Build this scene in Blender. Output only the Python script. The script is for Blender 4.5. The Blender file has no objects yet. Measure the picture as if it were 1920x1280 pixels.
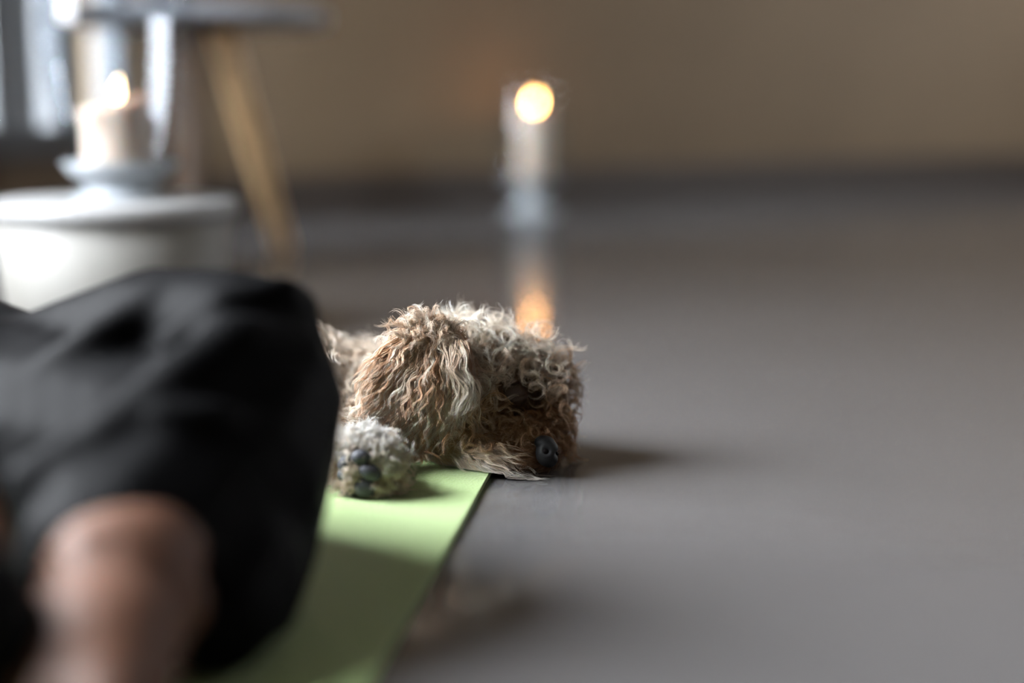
import bpy, bmesh, math, random
import numpy as np
from mathutils import Vector, Matrix, Euler
from mathutils.bvhtree import BVHTree

random.seed(4)
RNG = np.random.default_rng(11)
SC = bpy.context.scene
COL = SC.collection

# ------------------------------------------------------------------ camera, world, exposure
CAM_H = 0.31
PITCH = math.radians(9.37)
FPX = 2666.67
cam_data = bpy.data.cameras.new('camera')
cam_data.lens = 50
cam_data.sensor_width = 36
cam_data.clip_start = 0.02
cam_data.dof.use_dof = True
cam_data.dof.focus_distance = 1.195
cam_data.dof.aperture_fstop = 1.15
cam_data.dof.aperture_blades = 0
cam = bpy.data.objects.new('camera', cam_data)
COL.objects.link(cam)
cam.location = (0, 0, CAM_H)
cam.rotation_euler = (math.pi / 2 - PITCH, 0, 0)
SC.camera = cam

SC.view_settings.view_transform = 'Standard'
SC.view_settings.look = 'None'
SC.view_settings.exposure = 0.0
SC.view_settings.gamma = 1.0
SC.view_settings.use_curve_mapping = False

SKY = (0.94, 0.965, 1.0)
SKY_STRENGTH = 74.0
world = bpy.data.worlds.new('overcast_sky')
SC.world = world
world.use_nodes = True
bg = world.node_tree.nodes['Background']
bg.inputs['Color'].default_value = (*SKY, 1)
bg.inputs['Strength'].default_value = SKY_STRENGTH

SC.cycles.caustics_reflective = False
SC.cycles.caustics_refractive = False
SC.cycles.sample_clamp_indirect = 6.0


# the room's plan (metres): the back wall runs off to the right, the left wall carries the windows
BACK_L = Vector((-0.92, 3.77, 0))
BACK_R = Vector((3.60, 6.83, 0))
FRONT_L = Vector((-1.98, -1.90, 0))
FRONT_R = Vector((3.60, -1.90, 0))
CEIL = 2.65
WINDOWS = [  # wall, distance along it from its start, width, sill, head
    ('left', 0.10, 0.95, 0.21, 2.05),
    ('left', 2.05, 1.20, 0.40, 2.10),
    ('right', 1.9, 0.55, 1.00, 1.75),  # unseen window, added to light the right of the back wall
]
WALLS = {'left': (BACK_L, FRONT_L), 'right': (BACK_R, FRONT_R), 'back': (BACK_L, BACK_R), 'front': (FRONT_L, FRONT_R)}


def wall_frame(side):
    a, b = WALLS[side]
    d = (b - a).normalized()
    centre = (BACK_L + BACK_R + FRONT_L + FRONT_R) / 4
    n = Vector((-d.y, d.x, 0))
    if n.dot(centre - a) < 0:
        n = -n
    return a, d, n, (b - a).length


for side, s0, w, z0, z1 in WINDOWS:          # sky portals in the window openings
    a, d, n, L = wall_frame(side)
    ld = bpy.data.lights.new('window_portal', 'AREA')
    ld.shape = 'RECTANGLE'
    ld.size = w
    ld.size_y = z1 - z0
    ld.cycles.is_portal = True
    lo = bpy.data.objects.new('window_portal', ld)
    COL.objects.link(lo)
    lo.location = a + d * (s0 + w / 2) - n * 0.16 + Vector((0, 0, (z0 + z1) / 2))
    lo.rotation_euler = n.to_track_quat('-Z', 'Z').to_euler()


def at(px, py, Y):
    """the point at world depth Y that the photograph shows at (px, py)"""
    u, v = (px - 960) / FPX, (640 - py) / FPX
    d = Vector((u, math.cos(PITCH) + v * math.sin(PITCH), -math.sin(PITCH) + v * math.cos(PITCH)))
    return Vector((0, 0, CAM_H)) + d * (Y / d.y)


def ground(px, py, z=0.0):
    u, v = (px - 960) / FPX, (640 - py) / FPX
    d = Vector((u, math.cos(PITCH) + v * math.sin(PITCH), -math.sin(PITCH) + v * math.cos(PITCH)))
    return Vector((0, 0, CAM_H)) + d * ((z - CAM_H) / d.z)


def to_px(P):
    P = np.asarray(P)
    c, s = math.cos(PITCH), math.sin(PITCH)
    dz = P[..., 2] - CAM_H
    depth = P[..., 1] * c - dz * s
    up = P[..., 1] * s + dz * c
    return 960 + FPX * P[..., 0] / depth, 640 - FPX * up / depth


# ------------------------------------------------------------------ materials
def new_mat(name):
    m = bpy.data.materials.new(name)
    m.use_nodes = True
    nt = m.node_tree
    return m, nt, nt.nodes['Principled BSDF']


def noise(nt, scale, detail=3, rough=0.5, vec=None):
    t = nt.nodes.new('ShaderNodeTexNoise')
    t.inputs['Scale'].default_value = scale
    t.inputs['Detail'].default_value = detail
    t.inputs['Roughness'].default_value = rough
    if vec is not None:
        nt.links.new(vec, t.inputs['Vector'])
    return t


def coords(nt, scale=(1, 1, 1), kind='Object'):
    tc = nt.nodes.new('ShaderNodeTexCoord')
    mp = nt.nodes.new('ShaderNodeMapping')
    mp.inputs['Scale'].default_value = scale
    nt.links.new(tc.outputs[kind], mp.inputs['Vector'])
    return mp.outputs['Vector']


def ramp(nt, fac, stops):
    r = nt.nodes.new('ShaderNodeValToRGB')
    e = r.color_ramp.elements
    e[0].position, e[0].color = stops[0][0], (*stops[0][1], 1)
    e[1].position, e[1].color = stops[1][0], (*stops[1][1], 1)
    for p, c in stops[2:]:
        x = e.new(p)
        x.color = (*c, 1)
    nt.links.new(fac, r.inputs['Fac'])
    return r.outputs['Color']


def bump(nt, b, h, strength, dist=0.002):
    n = nt.nodes.new('ShaderNodeBump')
    n.inputs['Strength'].default_value = strength
    n.inputs['Distance'].default_value = dist
    nt.links.new(h, n.inputs['Height'])
    nt.links.new(n.outputs['Normal'], b.inputs['Normal'])


def simple(name, c1, c2=None, scale=8, rough=0.5, stretch=(1, 1, 1), bstr=0.0, bscale=None, bdist=0.002, **kw):
    m, nt, b = new_mat(name)
    v = coords(nt, stretch)
    n = noise(nt, scale, 4, 0.55, v)
    c2 = c2 or tuple(x * 0.85 for x in c1)
    nt.links.new(ramp(nt, n.outputs['Fac'], [(0.3, c2), (0.7, c1)]), b.inputs['Base Color'])
    b.inputs['Roughness'].default_value = rough
    for k, val in kw.items():
        b.inputs[k.replace('_', ' ')].default_value = val
    if bstr:
        n2 = noise(nt, bscale or scale * 4, 3, 0.5, v)
        bump(nt, b, n2.outputs['Fac'], bstr, bdist)
    return m


def emission(name, c, s):
    m = bpy.data.materials.new(name)
    m.use_nodes = True
    nt = m.node_tree
    nt.nodes.clear()
    o = nt.nodes.new('ShaderNodeOutputMaterial')
    e = nt.nodes.new('ShaderNodeEmission')
    e.inputs['Color'].default_value = (*c, 1)
    e.inputs['Strength'].default_value = s
    tr = nt.nodes.new('ShaderNodeBsdfTransparent')
    ad = nt.nodes.new('ShaderNodeAddShader')
    nt.links.new(e.outputs[0], ad.inputs[0])
    nt.links.new(tr.outputs[0], ad.inputs[1])
    nt.links.new(ad.outputs[0], o.inputs['Surface'])
    return m


def thin_glass(name, tint=(0.97, 0.99, 1.0), base=0.03, rough=0.02, edge=0.75):
    m = bpy.data.materials.new(name)
    m.use_nodes = True
    nt = m.node_tree
    nt.nodes.clear()
    o = nt.nodes.new('ShaderNodeOutputMaterial')
    t = nt.nodes.new('ShaderNodeBsdfTransparent')
    t.inputs['Color'].default_value = (*tint, 1)
    g = nt.nodes.new('ShaderNodeBsdfGlossy')
    g.inputs['Roughness'].default_value = rough
    lw = nt.nodes.new('ShaderNodeLayerWeight')
    lw.inputs['Blend'].default_value = 0.5
    pw = nt.nodes.new('ShaderNodeMath')
    pw.operation = 'POWER'
    pw.inputs[1].default_value = 4.0
    nt.links.new(lw.outputs['Facing'], pw.inputs[0])
    mr = nt.nodes.new('ShaderNodeMapRange')
    mr.inputs['To Min'].default_value = base
    mr.inputs['To Max'].default_value = edge
    nt.links.new(pw.outputs[0], mr.inputs['Value'])
    mx = nt.nodes.new('ShaderNodeMixShader')
    nt.links.new(mr.outputs['Result'], mx.inputs['Fac'])
    nt.links.new(t.outputs[0], mx.inputs[1])
    nt.links.new(g.outputs[0], mx.inputs[2])
    nt.links.new(mx.outputs[0], o.inputs['Surface'])
    return m


def floor_material():
    m, nt, b = new_mat('polished_grey_floor')
    v = coords(nt, (1, 1, 1))
    n = noise(nt, 1.3, 5, 0.6, v)
    nt.links.new(ramp(nt, n.outputs['Fac'], [(0.3, (0.095, 0.092, 0.092)), (0.7, (0.118, 0.114, 0.114))]), b.inputs['Base Color'])
    n3 = noise(nt, 4.0, 4, 0.6, v)
    r = nt.nodes.new('ShaderNodeMapRange')
    r.inputs['To Min'].default_value = 0.11
    r.inputs['To Max'].default_value = 0.15
    nt.links.new(n3.outputs['Fac'], r.inputs['Value'])
    nt.links.new(r.outputs['Result'], b.inputs['Roughness'])
    b.inputs['IOR'].default_value = 1.65
    return m


def mat_material():
    m, nt, b = new_mat('lime_green_foam')
    v = coords(nt, (1, 1, 1))
    n = noise(nt, 300, 2, 0.5, v)
    big = noise(nt, 9, 3, 0.5, v)
    nt.links.new(ramp(nt, big.outputs['Fac'], [(0.3, (0.29, 0.415, 0.145)), (0.7, (0.335, 0.46, 0.18))]), b.inputs['Base Color'])
    b.inputs['Roughness'].default_value = 0.55
    b.inputs['Sheen Weight'].default_value = 0.3
    vor = nt.nodes.new('ShaderNodeTexVoronoi')
    vor.inputs['Scale'].default_value = 420
    nt.links.new(v, vor.inputs['Vector'])
    bump(nt, b, vor.outputs['Distance'], 0.6, 0.0012)
    return m


def fur_material():
    m = bpy.data.materials.new('curly_fur')
    m.use_nodes = True
    nt = m.node_tree
    b = nt.nodes['Principled BSDF']
    o = nt.nodes['Material Output']
    a = nt.nodes.new('ShaderNodeAttribute')
    a.attribute_name = 'Col'
    nt.links.new(a.outputs['Color'], b.inputs['Base Color'])
    b.inputs['Roughness'].default_value = 0.5
    b.inputs['Specular IOR Level'].default_value = 0.35
    tr = nt.nodes.new('ShaderNodeBsdfTranslucent')
    nt.links.new(a.outputs['Color'], tr.inputs['Color'])
    mx = nt.nodes.new('ShaderNodeMixShader')
    mx.inputs['Fac'].default_value = 0.3
    nt.links.new(b.outputs[0], mx.inputs[1])
    nt.links.new(tr.outputs[0], mx.inputs[2])
    nt.links.new(mx.outputs[0], o.inputs['Surface'])
    return m


M = dict(
    floor=floor_material(),
    mat=mat_material(),
    fur=fur_material(),
    wall=simple('beige_brown_plaster', (0.150, 0.104, 0.060), (0.132, 0.090, 0.051), 2.5, 0.8, bstr=0.15, bscale=60),
    wall_white=simple('off_white_plaster', (0.46, 0.40, 0.34), None, 3, 0.85),
    baseboard=simple('dark_brown_baseboard', (0.045, 0.034, 0.027), None, 14, 0.45, stretch=(1, 8, 8)),
    frame=simple('grey_painted_frame', (0.085, 0.092, 0.10), None, 6, 0.7),
    pane=thin_glass('window_glass', (0.98, 0.99, 1.0), 0.04, 0.01, 0.6),
    outdoor=simple('pale_render', (0.22, 0.24, 0.26), (0.17, 0.185, 0.20), 1.2, 0.9),
    paving=simple('pale_paving', (0.06, 0.06, 0.06), None, 3, 0.9),
    white=simple('white_lacquer', (0.33, 0.33, 0.33), (0.29, 0.29, 0.285), 5, 0.4),
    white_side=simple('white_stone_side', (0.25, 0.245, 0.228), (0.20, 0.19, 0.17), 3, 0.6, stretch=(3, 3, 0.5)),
    table=simple('grey_blue_laminate', (0.36, 0.38, 0.42), None, 6, 0.35),
    wood=simple('oiled_beech', (0.86, 0.60, 0.33), (0.76, 0.49, 0.24), 9, 0.45, stretch=(6, 6, 0.7)),
    wood_shaded=simple('shaded_beech', (0.14, 0.09, 0.055), (0.09, 0.055, 0.035), 9, 0.5, stretch=(6, 6, 0.7)),  # the same table's wood, with the other legs' shade put into the colour
    wax=simple('ivory_wax', (0.55, 0.46, 0.37), (0.51, 0.41, 0.32), 12, 0.5, Subsurface_Weight=0.6, Subsurface_Scale=0.02, Subsurface_Radius=(1.0, 0.62, 0.38)),
    wick=simple('charred_wick', (0.02, 0.015, 0.012), None, 30, 0.9),
    glass=thin_glass('hurricane_glass', (0.97, 0.985, 1.0), 0.02, 0.06, 0.30),
    glass_foot=simple('milky_glass_foot', (0.80, 0.87, 0.93), None, 5, 0.15, Transmission_Weight=0.55),  # bluish white colour stands in for window reflections in the glass
    flame_near=emission('candle_flame', (1.0, 0.66, 0.32), 8.0),
    flame_far=emission('candle_flame_far', (1.0, 0.43, 0.12), 64.0),
    skin=simple('brown_skin', (0.125, 0.056, 0.032), (0.095, 0.040, 0.022), 14, 0.62, Specular_IOR_Level=0.3, bstr=0.08, bscale=150, Subsurface_Weight=0.15, Subsurface_Scale=0.01),
    trousers=simple('black_cotton', (0.0032, 0.0032, 0.0036), (0.0024, 0.0024, 0.0027), 20, 0.62, bstr=0.15, bscale=400, bdist=0.0005, Specular_IOR_Level=0.035),
    shirt=simple('black_jersey', (0.006, 0.006, 0.0065), None, 20, 0.8, Specular_IOR_Level=0.05),
    hair=simple('dark_hair', (0.02, 0.014, 0.01), None, 60, 0.5, stretch=(1, 1, 6)),
    dog_skin=simple('dog_undercoat', (0.42, 0.29, 0.18), (0.32, 0.21, 0.125), 40, 0.85, bstr=0.6, bscale=120),
    nose=simple('black_nose_leather', (0.010, 0.0095, 0.010), (0.007, 0.007, 0.007), 80, 0.55, bstr=0.35, bscale=420, bdist=0.0006, Specular_IOR_Level=0.22),
    dark=simple('dark_lip', (0.006, 0.004, 0.004), None, 40, 0.8, Specular_IOR_Level=0.1),
    pad=simple('slate_paw_pad', (0.042, 0.044, 0.054), (0.024, 0.025, 0.031), 120, 0.6, bstr=0.5, bscale=600, bdist=0.0006),
)


# ------------------------------------------------------------------ object helpers
def link(name, me, mat, parent=None):
    o = bpy.data.objects.new(name, me)
    COL.objects.link(o)
    if mat is not None and not len(me.materials):
        me.materials.append(mat)
    if parent is not None:
        o.parent = parent
        o.matrix_parent_inverse = parent.matrix_world.inverted() if parent.type != 'EMPTY' else Matrix.Translation(-parent.location)
    return o


def from_bm(name, bm, mat, parent=None, smooth=True):
    bmesh.ops.recalc_face_normals(bm, faces=bm.faces[:])
    me = bpy.data.meshes.new(name)
    bm.to_mesh(me)
    bm.free()
    if smooth:
        me.polygons.foreach_set('use_smooth', [True] * len(me.polygons))
    return link(name, me, mat, parent)


def empty(name, loc, label, cat, group=None):
    o = bpy.data.objects.new(name, None)
    o.empty_display_size = 0.05
    COL.objects.link(o)
    o.location = loc
    bpy.context.view_layer.update()
    return tag(o, label, cat, group)


def tag(o, label, cat, group=None):
    o['label'] = label
    o['category'] = cat
    if group:
        o['group'] = group
    return o


def box(bm, lo, hi, mat4=None):
    r = bmesh.ops.create_cube(bm, size=1)
    for v in r['verts']:
        v.co = Vector((lo[i] + (hi[i] - lo[i]) * (v.co[i] + 0.5) for i in range(3)))
        if mat4 is not None:
            v.co = mat4 @ v.co
    return r['verts']


def lathe(profile, seg=64, wob=None):
    """surface of revolution about z through (r, z) pairs; r = 0 closes it"""
    bm = bmesh.new()
    rings = []
    for i, (r, z) in enumerate(profile):
        if r <= 1e-6:
            rings.append([bm.verts.new((0, 0, z))])
        else:
            ring = []
            for k in range(seg):
                a = 2 * math.pi * k / seg
                dr, dz = wob(a, r, z) if wob else (0, 0)
                ring.append(bm.verts.new(((r + dr) * math.cos(a), (r + dr) * math.sin(a), z + dz)))
            rings.append(ring)
    for a, b in zip(rings, rings[1:]):
        for k in range(seg):
            k2 = (k + 1) % seg
            if len(a) == 1 and len(b) == 1:
                continue
            if len(a) == 1:
                bm.faces.new((a[0], b[k], b[k2]))
            elif len(b) == 1:
                bm.faces.new((a[k], b[0], a[k2]))
            else:
                bm.faces.new((a[k], b[k], b[k2], a[k2]))
    return bm


def move(bm, v):
    for x in bm.verts:
        x.co += Vector(v)
    return bm


def add_ball(bm, c, r, rot=None, sub=3):
    res = bmesh.ops.create_icosphere(bm, subdivisions=sub, radius=1)
    r = Vector(r) if hasattr(r, '__len__') else Vector((r, r, r))
    R = rot.to_matrix() if rot is not None else Matrix.Identity(3)
    for v in res['verts']:
        v.co = R @ Vector((v.co.x * r.x, v.co.y * r.y, v.co.z * r.z)) + Vector(c)


def add_limb(bm, pts, step=0.3):
    """chain of (point, radius): a tapered limb made of closely set balls, welded by the remesh"""
    for (p, r), (q, s) in zip(pts, pts[1:]):
        p, q = Vector(p), Vector(q)
        n = max(2, int((q - p).length / (step * min(r, s))) + 1)
        for i in range(n):
            t = i / (n - 1)
            add_ball(bm, p.lerp(q, t), r + (s - r) * t, sub=2)


def weld(bm, voxel, smooth=6, factor=0.5):
    """one continuous skin around everything in bm"""
    me = bpy.data.meshes.new('weld')
    bm.to_mesh(me)
    bm.free()
    o = bpy.data.objects.new('weld', me)
    COL.objects.link(o)
    r = o.modifiers.new('r', 'REMESH')
    r.mode = 'VOXEL'
    r.voxel_size = voxel
    s = o.modifiers.new('s', 'SMOOTH')
    s.factor = factor
    s.iterations = smooth
    dg = bpy.context.evaluated_depsgraph_get()
    out = bpy.data.meshes.new_from_object(o.evaluated_get(dg), depsgraph=dg)
    bpy.data.objects.remove(o)
    bpy.data.meshes.remove(me)
    out.polygons.foreach_set('use_smooth', [True] * len(out.polygons))
    return out


def rest(me, z):
    n = len(me.vertices)
    co = np.empty(n * 3, np.float32)
    me.vertices.foreach_get('co', co)
    co = co.reshape(-1, 3)
    u = co[:, 2] < z
    co[u, 2] = z + (z - co[u, 2]) * 0.004
    me.vertices.foreach_set('co', co.ravel())
    return me


def structure(o):
    o['kind'] = 'structure'
    return o


# ------------------------------------------------------------------ the room
bm = bmesh.new()
cs = [FRONT_L + Vector((-0.4, -0.3, 0)), FRONT_R + Vector((0.3, -0.3, 0)), BACK_R + Vector((0.3, 0.5, 0)), BACK_L + Vector((-0.4, 0.3, 0))]
top = [bm.verts.new(c) for c in cs]
bot = [bm.verts.new(c - Vector((0, 0, 0.1))) for c in cs]
bm.faces.new(top)
bm.faces.new(bot[::-1])
for i in range(4):
    bm.faces.new((top[i], bot[i], bot[(i + 1) % 4], top[(i + 1) % 4]))
structure(from_bm('floor', bm, M['floor'], smooth=False))

bm = bmesh.new()
top = [bm.verts.new(c + Vector((0, 0, CEIL))) for c in cs]
bot = [bm.verts.new(c + Vector((0, 0, CEIL + 0.1))) for c in cs]
bm.faces.new(top[::-1])
bm.faces.new(bot)
for i in range(4):
    bm.faces.new((top[i], top[(i + 1) % 4], bot[(i + 1) % 4], bot[i]))
structure(from_bm('ceiling', bm, M['wall_white'], smooth=False))


def wall_matrix(side):
    a, d, n, L = wall_frame(side)
    m = Matrix.Identity(4)
    m.col[0][:3] = d
    m.col[1][:3] = -n          # local +y runs outwards through the wall
    m.col[2][:3] = (0, 0, 1)
    m.col[3][:3] = a
    return m, L


def wall(side, mat, thick=0.16):
    m, L = wall_matrix(side)
    bm = bmesh.new()
    x = -0.02 if side in ('back', 'front') else 0.0
    for s, s0, w, z0, z1 in sorted([w for w in WINDOWS if w[0] == side], key=lambda w: w[1]):
        box(bm, (x, 0, 0), (s0, thick, CEIL), m)
        box(bm, (s0, 0, 0), (s0 + w, thick, z0), m)
        box(bm, (s0, 0, z1), (s0 + w, thick, CEIL), m)
        x = s0 + w
    box(bm, (x, 0, 0), (L, thick, CEIL), m)
    return structure(from_bm('wall_' + side, bm, mat, smooth=False))


wall('back', M['wall'])
wall('left', M['wall'])
wall('right', M['wall_white'])
wall('front', M['wall_white'])

mP, LP = wall_matrix('left')
bm = bmesh.new()
box(bm, (1.25, -0.19, 0), (1.55, 0, CEIL), mP)  # unseen pier, added to shade the left of the back wall
structure(from_bm('wall_added_pier', bm, M['wall'], smooth=False))

for side in ('back', 'left', 'right'):
    m, L = wall_matrix(side)
    bm = bmesh.new()
    box(bm, (0.0, -0.016, 0.0), (L, 0, 0.105), m)
    vs = box(bm, (0.0, -0.012, 0.105), (L, 0, 0.12), m)
    structure(from_bm('baseboard_' + side, bm, M['baseboard'], smooth=False))

for i, (side, s0, w, z0, z1) in enumerate(WINDOWS):
    m, L = wall_matrix(side)
    bm = bmesh.new()
    f = 0.055
    box(bm, (s0, 0.04, z0), (s0 + w, 0.10, z0 + f), m)
    box(bm, (s0, 0.04, z1 - f), (s0 + w, 0.10, z1), m)
    box(bm, (s0, 0.04, z0 + f), (s0 + f, 0.10, z1 - f), m)
    box(bm, (s0 + w - f, 0.04, z0 + f), (s0 + w, 0.10, z1 - f), m)
    win = structure(from_bm('window_%d' % (i + 1), bm, M['frame'], smooth=False))
    nb = 3 if w > 0.7 else 1
    inner = w - 2 * f
    for k in range(nb):
        x0 = s0 + f + inner * k / nb
        x1 = s0 + f + inner * (k + 1) / nb
        bm = bmesh.new()
        box(bm, (x0 + (0.02 if k else 0), 0.066, z0 + f), (x1 - (0.02 if k < nb - 1 else 0), 0.072, z1 - f), m)
        from_bm('pane', bm, M['pane'], win, smooth=False)
        if k < nb - 1:
            bm = bmesh.new()
            box(bm, (x1 - 0.02, 0.045, z0 + f), (x1 + 0.02, 0.095, z1 - f), m)
            from_bm('mullion', bm, M['frame'], win, smooth=False)
    bm = bmesh.new()
    box(bm, (s0 - 0.02, -0.03, z0 - 0.025), (s0 + w + 0.02, 0.04, z0), m)
    from_bm('window_sill', bm, M['baseboard'] if side == 'left' else M['frame'], win, smooth=False)

# outside the windows: a paved yard, and an added porch that dims the first window
bm = bmesh.new()
box(bm, (-9, 0.05, -0.16), (12, 9, -0.10), wall_matrix('left')[0])
structure(from_bm('outdoor_ground', bm, M['paving'], smooth=False))
mL, LL = wall_matrix('left')
bm = bmesh.new()
box(bm, (-5.0, 1.3, -0.1), (1.30, 1.45, 2.4), mL)
box(bm, (-5.0, 0.16, -0.1), (-4.85, 1.3, 2.4), mL)
box(bm, (-5.0, 0.0, -0.1), (-0.06, 0.16, 2.4), mL)
structure(from_bm('wall_added_porch', bm, M['outdoor'], smooth=False))
bm = bmesh.new()
box(bm, (-5.0, 0.16, 2.4), (1.30, 1.45, 2.5), mL)
structure(from_bm('ceiling_added_porch', bm, M['outdoor'], smooth=False))

# ------------------------------------------------------------------ green yoga mat
MT = 0.005
e0, e1 = ground(938, 850, MT), ground(690, 1280, MT)
mdir = (e0 - e1).normalized()
mside = Vector((-mdir.y, mdir.x, 0))
bm = bmesh.new()
W, Lm = 0.63, 1.75
nx, ny = 24, 60
for layer in (0,):
    grid = {}
    for z in (0.0, MT):
        for i in range(nx + 1):
            for j in range(ny + 1):
                p = e0 + mside * (W * i / nx) - mdir * (Lm * j / ny)
                grid[z, i, j] = bm.verts.new((p.x, p.y, z + 0.0002))
    for i in range(nx):
        for j in range(ny):
            bm.faces.new((grid[MT, i, j], grid[MT, i + 1, j], grid[MT, i + 1, j + 1], grid[MT, i, j + 1]))
            bm.faces.new((grid[0.0, i, j], grid[0.0, i, j + 1], grid[0.0, i + 1, j + 1], grid[0.0, i + 1, j]))
    for i in range(nx):
        for j in (0, ny):
            bm.faces.new((grid[0.0, i, j], grid[0.0, i + 1, j], grid[MT, i + 1, j], grid[MT, i, j]))
    for j in range(ny):
        for i in (0, nx):
            bm.faces.new((grid[0.0, i, j], grid[0.0, i, j + 1], grid[MT, i, j + 1], grid[MT, i, j]))
mat_obj = from_bm('yoga_mat', bm, M['mat'], smooth=False)
tag(mat_obj, 'lime green yoga mat on the grey floor under the dog and the person', 'mat')

# ------------------------------------------------------------------ person lying back with one leg folded beside the dog
def person():
    P = lambda *a: Vector(a)
    pelvis = P(-0.63, 1.07, 0.115)
    ax = P(-0.66, 0.75, 0).normalized()          # towards the head
    lat = P(0.75, 0.66, 0).normalized()
    z = P(0, 0, 1)
    kneeR = at(478, 745, 0.89)
    ankR = at(225, 1115, 0.70)
    chest = pelvis + ax * 0.42 + z * 0.01
    neck = pelvis + ax * 0.60
    head = pelvis + ax * 0.74 + z * 0.005
    kneeL = pelvis - ax * 0.32 - lat * 0.27 + z * 0.03
    ankL = at(-110, 1190, 0.61)
    bm = bmesh.new()
    for s in (-1, 1):
        add_limb(bm, [(pelvis + lat * 0.06 * s, 0.088), (chest + lat * 0.08 * s, 0.105)])
        sh = chest + ax * 0.08 + lat * 0.165 * s - z * 0.02
        el = pelvis + ax * 0.26 + lat * 0.255 * s - z * 0.055
        hand = pelvis + ax * 0.17 + lat * 0.055 * s + z * 0.115
        add_limb(bm, [(chest + ax * 0.04 + lat * 0.1 * s, 0.075), (sh, 0.055), (sh.lerp(el, 0.5), 0.045), (el, 0.038), (el.lerp(hand, 0.35), 0.039), (hand, 0.026)])
        palm = hand - lat * 0.045 * s + z * 0.004
        add_limb(bm, [(hand, 0.024), (palm, 0.028)])
        for k, (off, ln) in enumerate(((-0.030, 0.058), (-0.010, 0.072), (0.010, 0.068), (0.029, 0.052))):
            b0 = palm + ax * off - lat * 0.015 * s
            b1 = b0 - lat * ln * 0.5 * s + z * 0.004
            add_limb(bm, [(b0, 0.010), (b1, 0.009), (b1 - lat * ln * 0.5 * s - z * 0.016, 0.0075)])
        add_limb(bm, [(hand + ax * 0.022 - lat * 0.01 * s, 0.012), (hand + ax * 0.052 - lat * 0.04 * s, 0.009)])
        # closed eyes and ears
        add_ball(bm, head - ax * 0.008 + lat * 0.033 * s + z * 0.083, (0.017, 0.012, 0.012))
        add_ball(bm, head + lat * 0.078 * s + z * -0.004, (0.014, 0.018, 0.030))
    add_limb(bm, [(chest + ax * 0.1, 0.08), (neck, 0.055), (head - ax * 0.03, 0.06)])
    add_ball(bm, head + ax * 0.02 - z * 0.002, (0.082, 0.10, 0.098), Euler((0, 0, math.atan2(-ax.x, ax.y))))
    add_ball(bm, head - ax * 0.045 + z * 0.045, (0.055, 0.05, 0.048), Euler((0, 0, math.atan2(-ax.x, ax.y))))
    add_limb(bm, [(head + ax * 0.005 + z * 0.09, 0.010), (head - ax * 0.03 + z * 0.112, 0.015)])
    add_limb(bm, [(head - ax * 0.062 + lat * 0.02 + z * 0.086, 0.009), (head - ax * 0.062 - lat * 0.02 + z * 0.086, 0.009)])
    # legs
    add_limb(bm, [(pelvis + lat * 0.06, 0.08), (at(60, 735, 1.01), 0.046), (at(300, 690, 0.96), 0.042), (at(460, 705, 0.91), 0.034), (at(480, 800, 0.885), 0.040), (at(380, 920, 0.82), 0.045), (ankR.lerp(kneeR, 0.2), 0.034), (ankR, 0.040)])
    # the folded foot: round heel and ankle bone, the foot running down to the left of the camera
    add_ball(bm, at(222, 1085, 0.70), (0.040, 0.042, 0.038))
    add_ball(bm, at(222, 1130, 0.69), (0.041, 0.040, 0.043))
    add_ball(bm, at(335, 1130, 0.685), 0.017)
    add_ball(bm, at(165, 1035, 0.68), 0.014)
    foot = [at(205, 1160, 0.68), at(185, 1240, 0.63), at(150, 1370, 0.58)]
    add_limb(bm, [(foot[0], 0.039), (foot[1], 0.039), (foot[2], 0.036)])
    fd = (foot[2] - foot[1]).normalized()
    fs = Vector((0.45, 0.1, 0.9)).normalized()
    for k in range(5):
        b0 = foot[2] + fs * (0.028 - 0.0145 * k) * 1.1 + fd * 0.012
        add_limb(bm, [(b0, 0.0135 if k == 0 else 0.0105), (b0 + fd * (0.038 - 0.004 * k) - z * 0.004, 0.012 if k == 0 else 0.008)])
    add_limb(bm, [(pelvis - lat * 0.09, 0.09), (kneeL, 0.058), (kneeL.lerp(ankL, 0.3), 0.050), (ankL, 0.032)])
    f2 = [ankL, at(-80, 1060, 0.66), at(-62, 975, 0.70)]
    add_limb(bm, [(f2[0], 0.032), (f2[1], 0.026), (f2[2], 0.020)])
    f2d = (f2[2] - f2[1]).normalized()
    for k in range(5):
        b0 = f2[2] + Vector((0.1, -0.3, 0.9)).normalized() * (0.018 - 0.009 * k) + f2d * 0.004
        add_limb(bm, [(b0, 0.0125 if k == 0 else 0.0095), (b0 + f2d * (0.018 - 0.002 * k), 0.010 if k == 0 else 0.0075)])
    body = link('person', rest(weld(bm, 0.006, 5), 0.0075), M['skin'])
    tag(body, 'person lying back in loose black clothes, bent leg and bare foot beside the dog', 'person')

    # loose trousers: thigh, folded shin, hanging cloth, and folds that run with the leg
    bm = bmesh.new()
    K = at(490, 700, 1.02)
    for s in (-1, 1):
        add_limb(bm, [(pelvis + lat * 0.08 * s, 0.115), (pelvis + ax * 0.1 + lat * 0.07 * s, 0.112)])
    add_limb(bm, [(pelvis + lat * 0.06, 0.105), (at(60, 760, 1.02), 0.068), (at(300, 665, 0.97), 0.063), (at(445, 635, 0.92), 0.047)])
    add_limb(bm, [(at(455, 590, 0.92), 0.027), (at(530, 588, 0.91), 0.025)])
    add_limb(bm, [(at(495, 630, 0.915), 0.040), (at(515, 760, 0.90), 0.047), (at(497, 850, 0.88), 0.049), (at(445, 1000, 0.84), 0.054), (at(435, 1100, 0.80), 0.044)])
    add_limb(bm, [(at(478, 760, 0.89), 0.060), (at(400, 900, 0.84), 0.073), (at(245, 1045, 0.76), 0.064)])
    add_limb(bm, [(at(430, 1080, 0.78), 0.046), (at(405, 1150, 0.745), 0.036)])
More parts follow.
